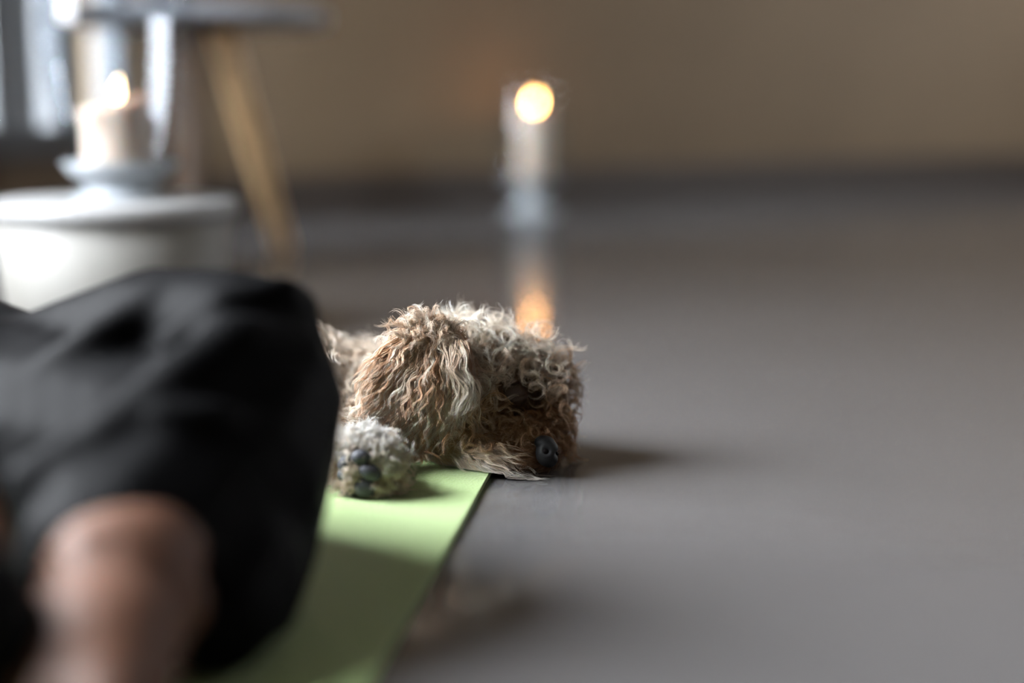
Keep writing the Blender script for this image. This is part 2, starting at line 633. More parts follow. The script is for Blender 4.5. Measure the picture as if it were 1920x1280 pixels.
    add_limb(bm, [(at(300, 900, 0.88), 0.082), (at(60, 850, 0.95), 0.09), (pelvis, 0.09)])
    # folds
    add_limb(bm, [(at(570, 650, 0.875), 0.014), (at(440, 650, 0.840), 0.022), (at(330, 730, 0.81), 0.022), (at(180, 850, 0.775), 0.020), (at(70, 905, 0.76), 0.018)])
    add_limb(bm, [(at(300, 775, 0.775), 0.007), (at(400, 778, 0.785), 0.010), (at(480, 784, 0.81), 0.006)])
    add_limb(bm, [(at(530, 550, 0.89), 0.013), (at(420, 575, 0.87), 0.014), (at(330, 640, 0.865), 0.012)])
    add_limb(bm, [(at(300, 570, 0.925), 0.014), (at(180, 645, 0.90), 0.016), (at(50, 740, 0.89), 0.017)])
    add_limb(bm, [(at(180, 612, 1.00), 0.012), (at(60, 680, 0.98), 0.014), (at(-40, 750, 0.96), 0.014)])
    add_limb(bm, [(pelvis - lat * 0.08, 0.11), (kneeL, 0.080), (at(-260, 1180, 0.62), 0.045), (at(-110, 1200, 0.60), 0.048), (at(-70, 1095, 0.65), 0.026)])
    t = link('trousers', rest(weld(bm, 0.006, 5), 0.0062), M['trousers'], body)

    bm = bmesh.new()
    for s in (-1, 1):
        add_limb(bm, [(pelvis + ax * 0.06 + lat * 0.07 * s, 0.106), (chest + lat * 0.08 * s, 0.117)])
        sh = chest + ax * 0.08 + lat * 0.165 * s - z * 0.02
        el = pelvis + ax * 0.26 + lat * 0.255 * s - z * 0.055
        add_limb(bm, [(chest + ax * 0.04 + lat * 0.1 * s, 0.084), (sh, 0.066), (sh.lerp(el, 0.55), 0.060)])
    link('shirt', rest(weld(bm, 0.008, 6), 0.0062), M['shirt'], body)
    bm = bmesh.new()
    add_ball(bm, head + ax * 0.046 - z * 0.010, (0.090, 0.094, 0.096), Euler((0, 0, math.atan2(-ax.x, ax.y))))
    add_limb(bm, [(head + ax * 0.08 - z * 0.04, 0.05), (head + ax * 0.15 - z * 0.07, 0.03)])
    link('hair', weld(bm, 0.008, 4), M['hair'], body)
    return body


person()

# ------------------------------------------------------------------ white pedestal with the near candle
PED_Y = 1.93
pc = at(212, 380, PED_Y)
PED_X, PED_Z = pc.x, 0.187
ped = empty('pedestal', (PED_X, PED_Y, 0), 'low round white pedestal with a thick top, behind the person', 'pedestal')
bm = lathe([(0, 0), (0.138, 0), (0.141, 0.004), (0.160, PED_Z - 0.026), (0.156, PED_Z - 0.024), (0, PED_Z - 0.024)], 96)
from_bm('pedestal_body', move(bm, (PED_X, PED_Y, 0)), M['white_side'], ped)
bm = lathe([(0, PED_Z - 0.0238), (0.160, PED_Z - 0.0238), (0.167, PED_Z - 0.021), (0.169, PED_Z - 0.012), (0.167, PED_Z - 0.003), (0.162, PED_Z), (0, PED_Z)], 96)
from_bm('pedestal_top', move(bm, (PED_X, PED_Y, 0)), M['white'], ped)


def wax_wobble(amp, tilt, lean):
    def f(a, r, z):
        k = max(0.0, (z - 0.4 * H[0]) / (0.6 * H[0]))
        dr = amp * k * (0.6 * math.cos(a - math.pi * 0.95) + 0.25 * math.sin(3 * a + 1) + 0.2 * math.sin(5 * a)) * min(1, r / 0.03)
        dz = tilt * k * math.cos(a - lean) * min(1, r / 0.03)
        return dr, dz
    return f


H = [0.1]


def candle(x, y, z, r, h, label, wobamp, tilt, flame_h, flame_r, fm, lean):
    H[0] = h
    root = empty('pillar_candle', (x, y, z), label, 'candle', None)
    prof = [(0, 0), (r * 0.96, 0), (r, 0.003), (r, h * 0.35), (r * 0.985, h * 0.6), (r * 1.01, h * 0.8), (r * 1.03, h * 0.93), (r * 0.99, h * 0.985),
            (r * 0.88, h), (r * 0.7, h * 0.965), (r * 0.4, h * 0.93), (0, h * 0.92)]
    from_bm('wax', move(lathe(prof, 64, wax_wobble(wobamp, tilt, lean)), (x, y, z)), M['wax'], root)
    bm = lathe([(0, h * 0.91), (0.0016, h * 0.91), (0.0016, h * 0.96 + 0.010), (0.001, h * 0.96 + 0.013), (0, h * 0.96 + 0.0135)], 12)
    from_bm('wick', move(bm, (x, y, z)), M['wick'], root)
    z0 = h * 0.96 + 0.004
    fl = []
    for i in range(17):
        t = i / 16
        rr = flame_r * (math.sin(math.pi * min(1, t ** 0.62)) ** 0.85) * (1 - 0.25 * t)
        fl.append((0 if i in (0, 16) else max(rr, 1e-4), z0 + flame_h * t))
    bm = lathe(fl, 24)
    for v in bm.verts:
        t = (v.co.z - z0) / flame_h
        v.co.x += 0.18 * flame_h * t * t
    from_bm('flame', move(bm, (x, y, z)), fm, root)
    return z + z0 + flame_h * 0.45


def flame_light(x, y, z, power, col):
    ld = bpy.data.lights.new('flame_light', 'POINT')
    ld.energy = power
    ld.color = col
    ld.shadow_soft_size = 0.01
    lo = bpy.data.objects.new('flame_light', ld)
    COL.objects.link(lo)
    lo.location = (x, y, z)


def hurricane(x, y, z, foot, bowl, label, n_seg=72):
    root = empty('candle_holder', (x, y, z), label, 'candle holder', None)
    from_bm('foot', move(lathe(foot, n_seg), (x, y, z)), M['glass_foot'], root)
    from_bm('glass_bowl', move(lathe(bowl, n_seg), (x, y, z)), M['glass'], root)
    return root


gx = at(230, 340, PED_Y).x
foot = [(0, 0), (0.066, 0), (0.069, 0.003), (0.066, 0.007), (0.05, 0.011), (0.046, 0.016), (0.052, 0.021), (0.068, 0.034), (0.077, 0.047), (0.078, 0.051), (0.075, 0.051),
        (0.066, 0.039), (0.052, 0.030), (0, 0.029)]
bowl_o = [(0.066, 0.041), (0.074, 0.060), (0.084, 0.095), (0.093, 0.14), (0.099, 0.19), (0.101, 0.24), (0.098, 0.285), (0.095, 0.31)]
bowl = bowl_o + [(0.094, 0.3115), (0.0925, 0.31)] + [(r - 0.0028, zz) for r, zz in bowl_o[::-1][1:]] + [bowl_o[0]]
hurricane(gx, PED_Y, PED_Z, foot, bowl, 'clear footed glass holder with tall tulip bowl on the white pedestal')
cz = PED_Z + 0.0292
fz = candle(at(222, 300, PED_Y).x, PED_Y, cz, 0.047, 0.100, 'burnt down ivory pillar candle in glass on the white pedestal', 0.012, 0.010, 0.034, 0.0085, M['flame_near'], 0.3)
flame_light(at(222, 300, PED_Y).x + 0.003, PED_Y, fz, 0.35, (1.0, 0.55, 0.22))

# ------------------------------------------------------------------ far candle in front of the back wall
fc = ground(998, 400)
FX, FY = fc.x, fc.y
foot2 = [(0, 0), (0.080, 0), (0.084, 0.004), (0.080, 0.010), (0.05, 0.020), (0.034, 0.036), (0.032, 0.052), (0.042, 0.070), (0.066, 0.086), (0.085, 0.100), (0.087, 0.105), (0.083, 0.105),
         (0.066, 0.094), (0.04, 0.087), (0, 0.086)]
bo = [(0.074, 0.0965), (0.088, 0.115), (0.097, 0.16), (0.101, 0.22), (0.100, 0.28), (0.095, 0.33), (0.090, 0.37)]
bowl2 = bo + [(0.089, 0.3715), (0.0875, 0.37)] + [(r - 0.0028, zz) for r, zz in bo[::-1][1:]] + [bo[0]]
hurricane(FX, FY, 0, foot2, bowl2, 'stemmed glass candle holder on the floor before the brown back wall')
fz = candle(FX + 0.004, FY, 0.0865, 0.046, 0.225, 'tall ivory pillar candle burning near the brown back wall', 0.004, 0.003, 0.034, 0.0085, M['flame_far'], 0.4)
flame_light(FX + 0.004, FY, fz, 0.2, (1.0, 0.5, 0.2))

# ------------------------------------------------------------------ stool with splayed wooden legs
SX, SY = -0.63, 2.86
st = empty('side_table', (SX, SY, 0), 'round grey topped side table with splayed wooden legs behind the pedestal', 'table')
bm = lathe([(0, 0.468), (0.262, 0.468), (0.268, 0.471), (0.27, 0.478), (0.27, 0.490), (0.266, 0.496), (0, 0.496)], 96)
from_bm('tabletop', move(bm, (SX, SY, 0)), M['table'], st)


def leg(p, q, r0, r1, mat):
    p, q = Vector(p), Vector(q)
    d = (q - p)
    L = d.length
    bm = lathe([(0, 0), (r0 * 0.9, 0), (r0, 0.004), (r1, L - 0.003), (r1 * 0.85, L), (0, L)], 24)
    R = d.to_track_quat('Z', 'Y').to_matrix().to_4x4()
    R.translation = p
    bm.transform(R)
    return from_bm('leg', bm, mat, st)


lb = ground(532, 470)
lt = at(412, 40, 2.87)
lt.z = 0.4685
leg(lt, (lb.x, lb.y, 0.004), 0.031, 0.022, M['wood'])
leg((-0.68, 3.0, 0.4685), (-0.745, 3.16, 0.004), 0.024, 0.017, M['wood_shaded'])
leg((-0.60, 2.73, 0.4685), (-0.575, 2.55, 0.004), 0.024, 0.017, M['wood_shaded'])

# ------------------------------------------------------------------ the dog
S = 0.4575e-3        # metres per photograph pixel at the dog


def off_the_mat(P, m):
    rel = np.asarray(P)[..., :2] - np.array(e0[:2])
    return (rel @ np.array(mside[:2]) < -m) | (rel @ np.array(mdir[:2]) > m)


def dog_body():
    bm = bmesh.new()
    e = lambda px, py, Y, rx, ry, rd, rot=None: add_ball(bm, at(px, py, Y), (rx * S, rd * S, ry * S), rot)
    e(880, 742, 1.245, 118, 112, 100)             # skull
    e(975, 735, 1.245, 68, 82, 75)                # forehead
    e(860, 815, 1.235, 92, 64, 85)                # jaw
    add_limb(bm, [(at(935, 815, 1.222), 50 * S), (at(985, 838, 1.200), 42 * S), (at(1015, 848, 1.192), 33 * S)])
    add_limb(bm, [(at(860, 845, 1.208), 41 * S), (at(925, 860, 1.187), 36 * S), (at(982, 874, 1.177), 21 * S), (at(1012, 876, 1.186), 16 * S)])   # chin
    e(110, 752, 1.325, 150, 128, 150)            # haunch
    e(560, 752, 1.320, 130, 122, 140)            # chest
    e(1034, 845, 1.222, 24, 38, 34)
    e(1018, 800, 1.222, 32, 36, 40)
    add_limb(bm, [(at(850, 760, 1.27), 88 * S), (at(720, 755, 1.30), 92 * S), (at(600, 770, 1.325), 112 * S), (at(300, 760, 1.335), 128 * S), (at(80, 745, 1.325), 118 * S)])
    # forelegs: one stretched to the camera beside the person, one tucked under the chest
    add_limb(bm, [(at(620, 800, 1.26), 58 * S), (at(665, 850, 1.18), 42 * S), (at(688, 880, 1.125), 44 * S)])
    e(690, 880, 1.105, 52, 58, 40)
    add_limb(bm, [(at(700, 820, 1.30), 45 * S), (at(790, 850, 1.27), 34 * S)])
    add_limb(bm, [(at(90, 790, 1.33), 85 * S), (at(190, 850, 1.30), 50 * S), (at(60, 900, 1.26), 32 * S), (at(100, 905, 1.22), 34 * S)])
    add_limb(bm, [(at(30, 720, 1.34), 40 * S), (at(-30, 690, 1.36), 22 * S)])
    me = weld(bm, 0.0035, 6)
    n = len(me.vertices)
    co = np.empty(n * 3, np.float32)
    me.vertices.foreach_get('co', co)
    co = co.reshape(-1, 3)
    lim = np.where(off_the_mat(co, 0.006), 0.002, 0.0085)
    co[:, 2] = np.where(co[:, 2] < lim, lim + (lim - co[:, 2]) * 0.004, co[:, 2])
    me.vertices.foreach_set('co', co.ravel())
    o = link('dog', me, M['dog_skin'])
    return o


DOG = dog_body()
tag(DOG, 'curly cream and apricot poodle mix sleeping with its chin at the mat corner', 'dog')


def ear_mesh():
    bm = bmesh.new()
    add_limb(bm, [(at(835, 640, 1.20), 22 * S), (at(800, 690, 1.178), 30 * S)])
    add_ball(bm, at(788, 715, 1.180), (92 * S, 16 * S, 95 * S), Euler((0.10, 0.25, 0.12)))
    add_ball(bm, at(800, 660, 1.190), (72 * S, 30 * S, 60 * S))
    return weld(bm, 0.003, 5)


EAR = link('ear', ear_mesh(), M['dog_skin'], DOG)

# nose with nostrils
bm = bmesh.new()
nc = at(1026, 848, 1.172)
nrot = Euler((0, 0.15, 0.75))
add_ball(bm, nc, (0.0094, 0.0105, 0.0120), nrot, 4)
add_ball(bm, nc + Vector((-0.002, 0.003, 0.0075)), (0.0085, 0.0095, 0.0065), nrot, 4)
add_ball(bm, nc + Vector((0.002, 0.0, -0.004)), (0.007, 0.008, 0.009), nrot, 4)
nose = link('nose', weld(bm, 0.0009, 6), M['nose'], DOG)
# press the nostrils into the nose
nv = np.empty(len(nose.data.vertices) * 3, np.float32)
nose.data.vertices.foreach_get('co', nv)
nv = nv.reshape(-1, 3)
for tgt in (at(1025, 846, 1.160), at(1046, 850, 1.17)):
    d = nv - np.array(tgt)
    q = (d[:, 0] / 0.0030) ** 2 + (d[:, 1] / 0.006) ** 2 + (d[:, 2] / 0.0026) ** 2
    k = np.exp(-q * 0.9)[:, None]
    nv += (np.array(nc) - nv) * k * 0.42
nose.data.vertices.foreach_set('co', nv.ravel())
nose['label'] = 'black leathery nose'
for tgt, w in ((at(1024, 847, 1.1655), 0.0033), (at(1043, 850, 1.176), 0.0022)):
    bm = bmesh.new()
    add_ball(bm, tgt, (w, 0.0024, w * 0.75), Euler((0, 0.5, 0.7)), 3)
    from_bm('nostril', bm, M['dark'], nose)

bm = bmesh.new()
add_limb(bm, [(at(945, 864, 1.190), 0.002), (at(970, 871, 1.187), 0.003), (at(992, 876, 1.186), 0.003), (at(1012, 877, 1.188), 0.0025)])
lip = link('lip', weld(bm, 0.0012, 4), M['dark'], DOG)
lip['label'] = 'dark closed lip'
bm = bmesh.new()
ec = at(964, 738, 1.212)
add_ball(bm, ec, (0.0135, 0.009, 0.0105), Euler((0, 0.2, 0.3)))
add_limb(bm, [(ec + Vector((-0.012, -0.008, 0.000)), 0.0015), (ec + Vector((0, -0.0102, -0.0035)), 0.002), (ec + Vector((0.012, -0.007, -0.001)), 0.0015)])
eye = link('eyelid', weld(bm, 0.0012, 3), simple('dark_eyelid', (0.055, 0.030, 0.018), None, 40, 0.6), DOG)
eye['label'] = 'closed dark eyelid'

PADS = [(676, 857, 15, 12, 0.1), (648, 868, 11, 15, 0.5), (645, 889, 10, 11, 0.2), (694, 885, 18, 13, 0.5), (660, 923, 17, 15, 0.5), (684, 914, 17, 16, 0.6)]


def paw_front(px, py):
    # front of the paw ellipsoid at that pixel
    u, v = (px - 690) / 52, (py - 880) / 58
    k = max(0.05, 1 - u * u - v * v)
    return 1.105 - 40 * S * math.sqrt(k)


for (px, py, rx, ry, tw) in PADS:
    bm = bmesh.new()
    add_ball(bm, at(px, py, paw_front(px, py) - 0.0048), (rx * 1.12 * S, 0.0056, ry * 1.12 * S), Euler((0, tw, 0)), 3)
    for v in bm.verts:
        v.co.z = max(v.co.z, 0.0072)
    p = from_bm('paw_pad', bm, M['pad'], DOG)

# ---- fur
BVH = {}
for o in (DOG, EAR):
    me = o.data
    BVH[o.name] = BVHTree.FromPolygons([v.co[:] for v in me.vertices], [p.vertices[:] for p in me.polygons])


def sample(me, n, weight=None):
    me.calc_loop_triangles()
    nt_ = len(me.loop_triangles)
    tri = np.empty(nt_ * 3, np.int32)
    me.loop_triangles.foreach_get('vertices', tri)
    tri = tri.reshape(-1, 3)
    co = np.empty(len(me.vertices) * 3, np.float32)
    me.vertices.foreach_get('co', co)
    co = co.reshape(-1, 3).astype(np.float64)
    nr = np.empty(len(me.vertices) * 3, np.float32)
    me.vertices.foreach_get('normal', nr)
    nr = nr.reshape(-1, 3).astype(np.float64)
    a, b, c = co[tri[:, 0]], co[tri[:, 1]], co[tri[:, 2]]
    area = np.linalg.norm(np.cross(b - a, c - a), axis=1)
    mid = (a + b + c) / 3
    if weight is not None:
        area = area * weight(mid, (nr[tri[:, 0]] + nr[tri[:, 1]] + nr[tri[:, 2]]) / 3)
    idx = RNG.choice(nt_, n, p=area / area.sum())
    u, v = RNG.random(n), RNG.random(n)
    f = u + v > 1
    u[f], v[f] = 1 - u[f], 1 - v[f]
    w = 1 - u - v
    T = tri[idx]
    P = co[T[:, 0]] * w[:, None] + co[T[:, 1]] * u[:, None] + co[T[:, 2]] * v[:, None]
    Nn = nr[T[:, 0]] * w[:, None] + nr[T[:, 1]] * u[:, None] + nr[T[:, 2]] * v[:, None]
    return P, unit(Nn)


def unit(v):
    return v / np.maximum(np.linalg.norm(v, axis=-1, keepdims=True), 1e-9)


FUR_TRIS = [0]


def fur_object(name, guides, S_per, spread, tight, rad, c_root, c_tip, parent, jitter=0.0005, cvar=0.14):
    """guides (C,N,3) -> S_per strands in every lock, each a tapering three-sided tube"""
    C, N, _ = guides.shape
    t = np.linspace(0, 1, N)
    off = RNG.normal(size=(C, S_per, 1, 3)) * np.asarray(spread).reshape(-1, 1, 1, 1)
    prof = (1 - tight * np.sin(np.minimum(t * 1.15, 1) * math.pi / 2))[None, None, :, None]
    P = guides[:, None] + off * prof
    ph = RNG.random((C, S_per, 1, 3)) * 6.28
    fr = RNG.uniform(1.0, 3.2, (C, S_per, 1, 3))
    P = P + np.sin(ph + fr * 6.28 * t[None, None, :, None]) * (jitter * t)[None, None, :, None]
    # strands end at different lengths
    ln = RNG.uniform(0.72, 1.0, (C, S_per))
    P = P.reshape(C * S_per, N, 3)
    tt = t[None, :] * ln.reshape(-1)[:, None]
    i0 = np.minimum((tt * (N - 1)).astype(int), N - 2)
    fx = (tt * (N - 1) - i0)[..., None]
    r = np.arange(C * S_per)[:, None]
    P = P[r, i0] * (1 - fx) + P[r, i0 + 1] * fx
    off_mat = off_the_mat(P, 0.014)
    P[..., 2] = np.maximum(P[..., 2], np.where(off_mat, 0.0012, 0.0068))
    K = C * S_per
    T = unit(np.gradient(P, axis=1))
    ref = unit(RNG.normal(size=(K, 1, 3)))
    A = unit(np.cross(T, np.broadcast_to(ref, T.shape)))
    B = np.cross(T, A)
    R = (rad * RNG.uniform(0.75, 1.25, (K, 1))) * (1 - 0.85 * t[None, :] ** 1.6)
    ring = []
    for a in (0, 2.0944, 4.1888):
        ring.append(P + R[..., None] * (math.cos(a) * A + math.sin(a) * B))
    V = np.stack(ring, axis=2)                       # K,N,3,3
    verts = V.reshape(-1, 3)
    base = (np.arange(K) * N * 3)[:, None, None] + (np.arange(N - 1) * 3)[None, :, None] + np.arange(3)[None, None, :]
    nxt = (np.arange(K) * N * 3)[:, None, None] + (np.arange(N - 1) * 3)[None, :, None] + np.array([1, 2, 0])[None, None, :]
    quads = np.stack([base, nxt, nxt + 3, base + 3], axis=-1).reshape(-1, 4)
    me = bpy.data.meshes.new(name)
    me.vertices.add(len(verts))
    me.vertices.foreach_set('co', verts.astype(np.float32).ravel())
    me.loops.add(quads.size)
    me.loops.foreach_set('vertex_index', quads.astype(np.int32).ravel())
    me.polygons.add(len(quads))
    me.polygons.foreach_set('loop_start', np.arange(0, quads.size, 4, dtype=np.int32))
    me.polygons.foreach_set('loop_total', np.full(len(quads), 4, np.int32))
    me.polygons.foreach_set('use_smooth', np.ones(len(quads), bool))
    cr = np.repeat(c_root, S_per, axis=0)[:, None, :]
    ct = np.repeat(c_tip, S_per, axis=0)[:, None, :]
    g = (t ** 0.8)[None, :, None]
    c = (cr * (1 - g) + ct * g) * np.exp(RNG.normal(size=(K, 1, 1)) * cvar)
    col = np.ones((K, N, 3, 4), np.float32)
    col[..., :3] = np.clip(c, 0, 0.95)[:, :, None, :]
    at_ = me.color_attributes.new('Col', 'FLOAT_COLOR', 'POINT')
    at_.data.foreach_set('color', col.ravel())
    me.update()
    me.validate()
    FUR_TRIS[0] += len(quads) * 2
    o = link(name, me, M['fur'], parent)
    o['kind'] = 'stuff'
    return o


def grow(P, Nn, comb, length, lift, amp, turns, N, bvh, gravity=0.0, clear=0.0015, amp0=0.15, hand=None, flat=1.0, wave=None):
    """locks: leave along the normal, bend to the comb direction, and curl round their own axis"""
    C = len(P)
    t = np.linspace(0, 1, N)
    comb = comb - (np.sum(comb * Nn, 1, keepdims=True)) * Nn * 0.85
    comb = unit(comb)
    L = np.asarray(length).reshape(-1, 1)
    lift = np.asarray(lift).reshape(-1, 1)
    G = np.zeros((C, N, 3))
    p = P.copy()
    d = unit(Nn * lift + comb * (1 - lift) + 1e-9)
    G[:, 0] = p
    for i in range(1, N):
        k = t[i]
        tgt = unit(comb + np.array([0, 0, -gravity]))
        d = unit(d * (1 - 0.25) + tgt * 0.25 * (1.15 - lift) + d * lift * 0.25)
        p = p + d * L / (N - 1)
        G[:, i] = p
    T = unit(np.gradient(G, axis=1))
    ref = unit(Nn)[:, None, :]
    A = unit(np.cross(T, np.broadcast_to(ref, T.shape)) + 1e-9)
    B = np.cross(T, A)
    ph = RNG.random((C, 1)) * 6.28 if wave is None else wave.reshape(-1, 1)
    sg = (RNG.integers(0, 2, (C, 1)) * 2 - 1) if hand is None else hand
    th = ph + sg * 6.28 * np.asarray(turns).reshape(-1, 1) * t[None, :] ** 0.9
    am = np.asarray(amp).reshape(-1, 1) * np.clip(amp0 + t[None, :] * 1.6, 0, 1)
    G = G + (np.cos(th) * am)[..., None] * A + (np.sin(th) * am * flat)[..., None] * B
    # start on the skin
    G = G - (G[:, :1] - P[:, None]) * (1 - t)[None, :, None]
    if bvh is not None:
        for ci in range(C):
            for i in range(1, N):
                q = Vector(G[ci, i])
                loc, nrm, idx, dist = bvh.find_nearest(q)
                if loc is None:
                    continue
                s = (q - loc).dot(nrm)
                if s < clear:
                    G[ci, i] = loc + nrm * clear
    return G


def mixc(a, b, k):
    return np.asarray(a)[None, :] * (1 - k[:, None]) + np.asarray(b)[None, :] * k[:, None]


CREAM = (0.80, 0.70, 0.57)
WHITE = (0.86, 0.80, 0.72)
APRI = (0.58, 0.35, 0.19)
BROWN = (0.34, 0.185, 0.092)
DARK = (0.055, 0.030, 0.018)
body_b = BVH['dog']
ear_b = BVH['ear']
X = np.array([1.0, 0, 0])


def facing(mid, n):
    v = unit(np.array([0, 0, CAM_H]) - mid)
    return np.where(np.sum(v * n, 1) > -0.15, 1.0, 0.22)


def head_select(px, py):
    return px > 770


# roots over the whole dog, then split by where they sit
def weight_body(mid, n):
    px, py = to_px(mid)
    w = facing(mid, n)
    w = w * np.where(px < 590, 0.22, 1.0)
    w = w * np.where(mid[:, 2] < np.where(off_the_mat(mid, 0.006), 0.0055, 0.0098), 0.0, 1.0)
    paw = ((px - 690) / 75) ** 2 + ((py - 882) / 80) ** 2 < 1
    paw &= mid[:, 1] < 1.16
    w = w * np.where(paw, 1.9, 1.0)
    w = w * np.where((px > 840) & (py > 765), 2.2, 1.0)
    w = w * np.where((px > 595) & (px < 780) & ~paw, 1.7, 1.0)
    return w


P, Nn = sample(DOG.data, 7000, weight_body)
px, py = to_px(P)
is_paw = (((px - 685) / 85) ** 2 + ((py - 882) / 90) ** 2 < 1) & (P[:, 1] < 1.17)
near_nose = ((px - 1026) / 30) ** 2 + ((py - 848) / 36) ** 2 < 1
is_head = (px > 790) & ~is_paw
is_body = ~is_head & ~is_paw
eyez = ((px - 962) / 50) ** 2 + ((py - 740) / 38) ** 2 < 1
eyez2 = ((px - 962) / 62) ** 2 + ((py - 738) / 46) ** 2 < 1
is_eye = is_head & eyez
front = P[:, 1] < 1.26
mz_side = is_head & (((px - 988) / 60) ** 2 + ((py - 850) / 30) ** 2 < 1) & front
chin = is_head & (py > np.where(px < 900, 815, 840)) & (px < 990) & ~mz_side
muzzle = is_head & (py > 765) & (px > 860) & ~mz_side & ~chin & ~eyez
top = is_head & ~is_eye & ~(eyez2 & (py > 722)) & ~mz_side & ~chin & ~muzzle


def body_fur():
    s = is_body & (px < 610)
    p, n = P[s], Nn[s]
    r0 = RNG.random(len(p)) < 0.9
    p, n = np.repeat(p[r0], 1, 0), np.repeat(n[r0], 1, 0)
    p = p + RNG.normal(size=p.shape) * 0.006
    c = len(p)
    comb = np.tile([-0.6, -0.2, -0.3], (c, 1)) + RNG.normal(size=(c, 3)) * 0.6
    g = grow(p, n, comb, RNG.uniform(0.024, 0.036, c), RNG.uniform(0.3, 0.6, c), RNG.uniform(0.0036, 0.0056, c), RNG.uniform(1.0, 1.6, c), 9, body_b)
    k = RNG.random(c)
    fur_object('back_fur', g, 4, np.full(c, 0.0030), 0.5, 0.0011, mixc(APRI, CREAM, k * 0.7), mixc(CREAM, WHITE, k), DOG)
    s = is_body & (px >= 592) & (RNG.random(len(P)) < 0.6)
    p, n = P[s], Nn[s]
    c = len(p)
    comb = np.tile([-0.6, -0.3, -0.35], (c, 1)) + RNG.normal(size=(c, 3)) * 0.5
    g = grow(p, n, comb, RNG.uniform(0.020, 0.034, c), RNG.uniform(0.45, 0.75, c), RNG.uniform(0.0032, 0.0052, c), RNG.uniform(1.1, 1.8, c), 11, body_b)
    k = RNG.random(c)
    fur_object('body_fur', g, 7, np.full(c, 0.0020), 0.55, 0.00038, mixc(APRI, CREAM, k * 0.6), mixc(CREAM, WHITE, k), DOG)


def top_fur():
    c_all = int(top.sum())
    s = np.zeros(len(P), bool)
    s[np.nonzero(top)[0][RNG.random(c_all) < 0.9]] = True
    p, n = P[s], Nn[s]
    x, y = px[s], py[s]
    c = len(p)
    comb = np.tile([0.25, -0.2, -0.25], (c, 1)) + RNG.normal(size=(c, 3)) * 0.55
    over = (x > 905) & (x < 1022) & (y > 668)
    g = grow(p, n, comb, RNG.uniform(0.028, 0.046, c) * np.where(over, 0.55, 1.0), RNG.uniform(0.45, 0.8, c), RNG.uniform(0.0045, 0.0078, c), RNG.uniform(1.1, 1.8, c), 12, body_b, amp0=0.2)
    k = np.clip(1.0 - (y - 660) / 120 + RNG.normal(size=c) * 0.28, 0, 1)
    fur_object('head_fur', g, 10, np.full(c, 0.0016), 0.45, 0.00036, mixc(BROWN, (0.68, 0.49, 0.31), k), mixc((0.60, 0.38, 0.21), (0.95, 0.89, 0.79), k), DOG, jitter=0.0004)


def muzzle_fur():
    s = muzzle & ~near_nose
    p, n = P[s], Nn[s]
    x, y = px[s], py[s]
    c = len(p)
    comb = np.tile([-0.45, -0.15, -0.6], (c, 1)) + RNG.normal(size=(c, 3)) * 0.35
    far = x > 1030
    comb[far] = np.array([0.8, 0.1, -0.8]) + RNG.normal(size=(far.sum(), 3)) * 0.3
    g = grow(p, n, comb, RNG.uniform(0.016, 0.030, c), RNG.uniform(0.3, 0.65, c), RNG.uniform(0.0024, 0.0042, c), RNG.uniform(1.0, 1.9, c), 12, body_b)
    k = np.where(RNG.random(c) < 0.3, RNG.uniform(0.7, 1, c), RNG.uniform(0, 0.4, c))
    fur_object('muzzle_fur', g, 9, np.full(c, 0.0014), 0.6, 0.00028, mixc(BROWN, (0.42, 0.23, 0.11), k), mixc((0.50, 0.28, 0.14), (0.90, 0.72, 0.50), k), DOG)
    # short hair on the side of the nose and round the eye
    s = mz_side
    p, n = P[s], Nn[s]
    p = np.repeat(p, 5, 0) + RNG.normal(size=(len(p) * 5, 3)) * 0.002
    n = np.repeat(n, 5, 0)
    c = len(p)
    xx, yy = to_px(p)
    comb = np.tile([-0.9, -0.1, -0.15], (c, 1)) + RNG.normal(size=(c, 3)) * 0.2
    g = grow(p, n, comb, RNG.uniform(0.006, 0.011, c), np.full(c, 0.3), np.full(c, 0.0006), np.full(c, 0.5), 6, None)
    k = np.clip((yy - 866) / 16, 0, 1)
    k = np.maximum(k, np.clip((xx - 1000) / 20, 0, 1) * 0.6)
    fur_object('short_muzzle_hair', g, 5, np.full(c, 0.0012), 0.3, 0.00020, mixc((0.30, 0.15, 0.075), DARK, k), mixc((0.45, 0.25, 0.13), (0.14, 0.09, 0.06), k), DOG, jitter=0.0003)
    s = is_eye  # hair round the eye, the hollow's shade mixed into its dark colour
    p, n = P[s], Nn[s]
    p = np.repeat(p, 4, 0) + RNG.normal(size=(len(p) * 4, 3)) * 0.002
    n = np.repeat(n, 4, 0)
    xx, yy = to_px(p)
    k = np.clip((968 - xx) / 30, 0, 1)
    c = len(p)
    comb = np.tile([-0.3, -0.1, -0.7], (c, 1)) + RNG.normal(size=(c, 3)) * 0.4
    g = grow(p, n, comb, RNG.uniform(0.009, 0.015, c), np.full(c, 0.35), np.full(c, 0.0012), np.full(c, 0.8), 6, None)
    fur_object('eye_shade_fur', g, 6, np.full(c, 0.0013), 0.5, 0.00022, mixc((0.085, 0.045, 0.024), (0.20, 0.105, 0.05), k), mixc((0.15, 0.085, 0.048), (0.34, 0.19, 0.10), k), DOG, jitter=0.0005)


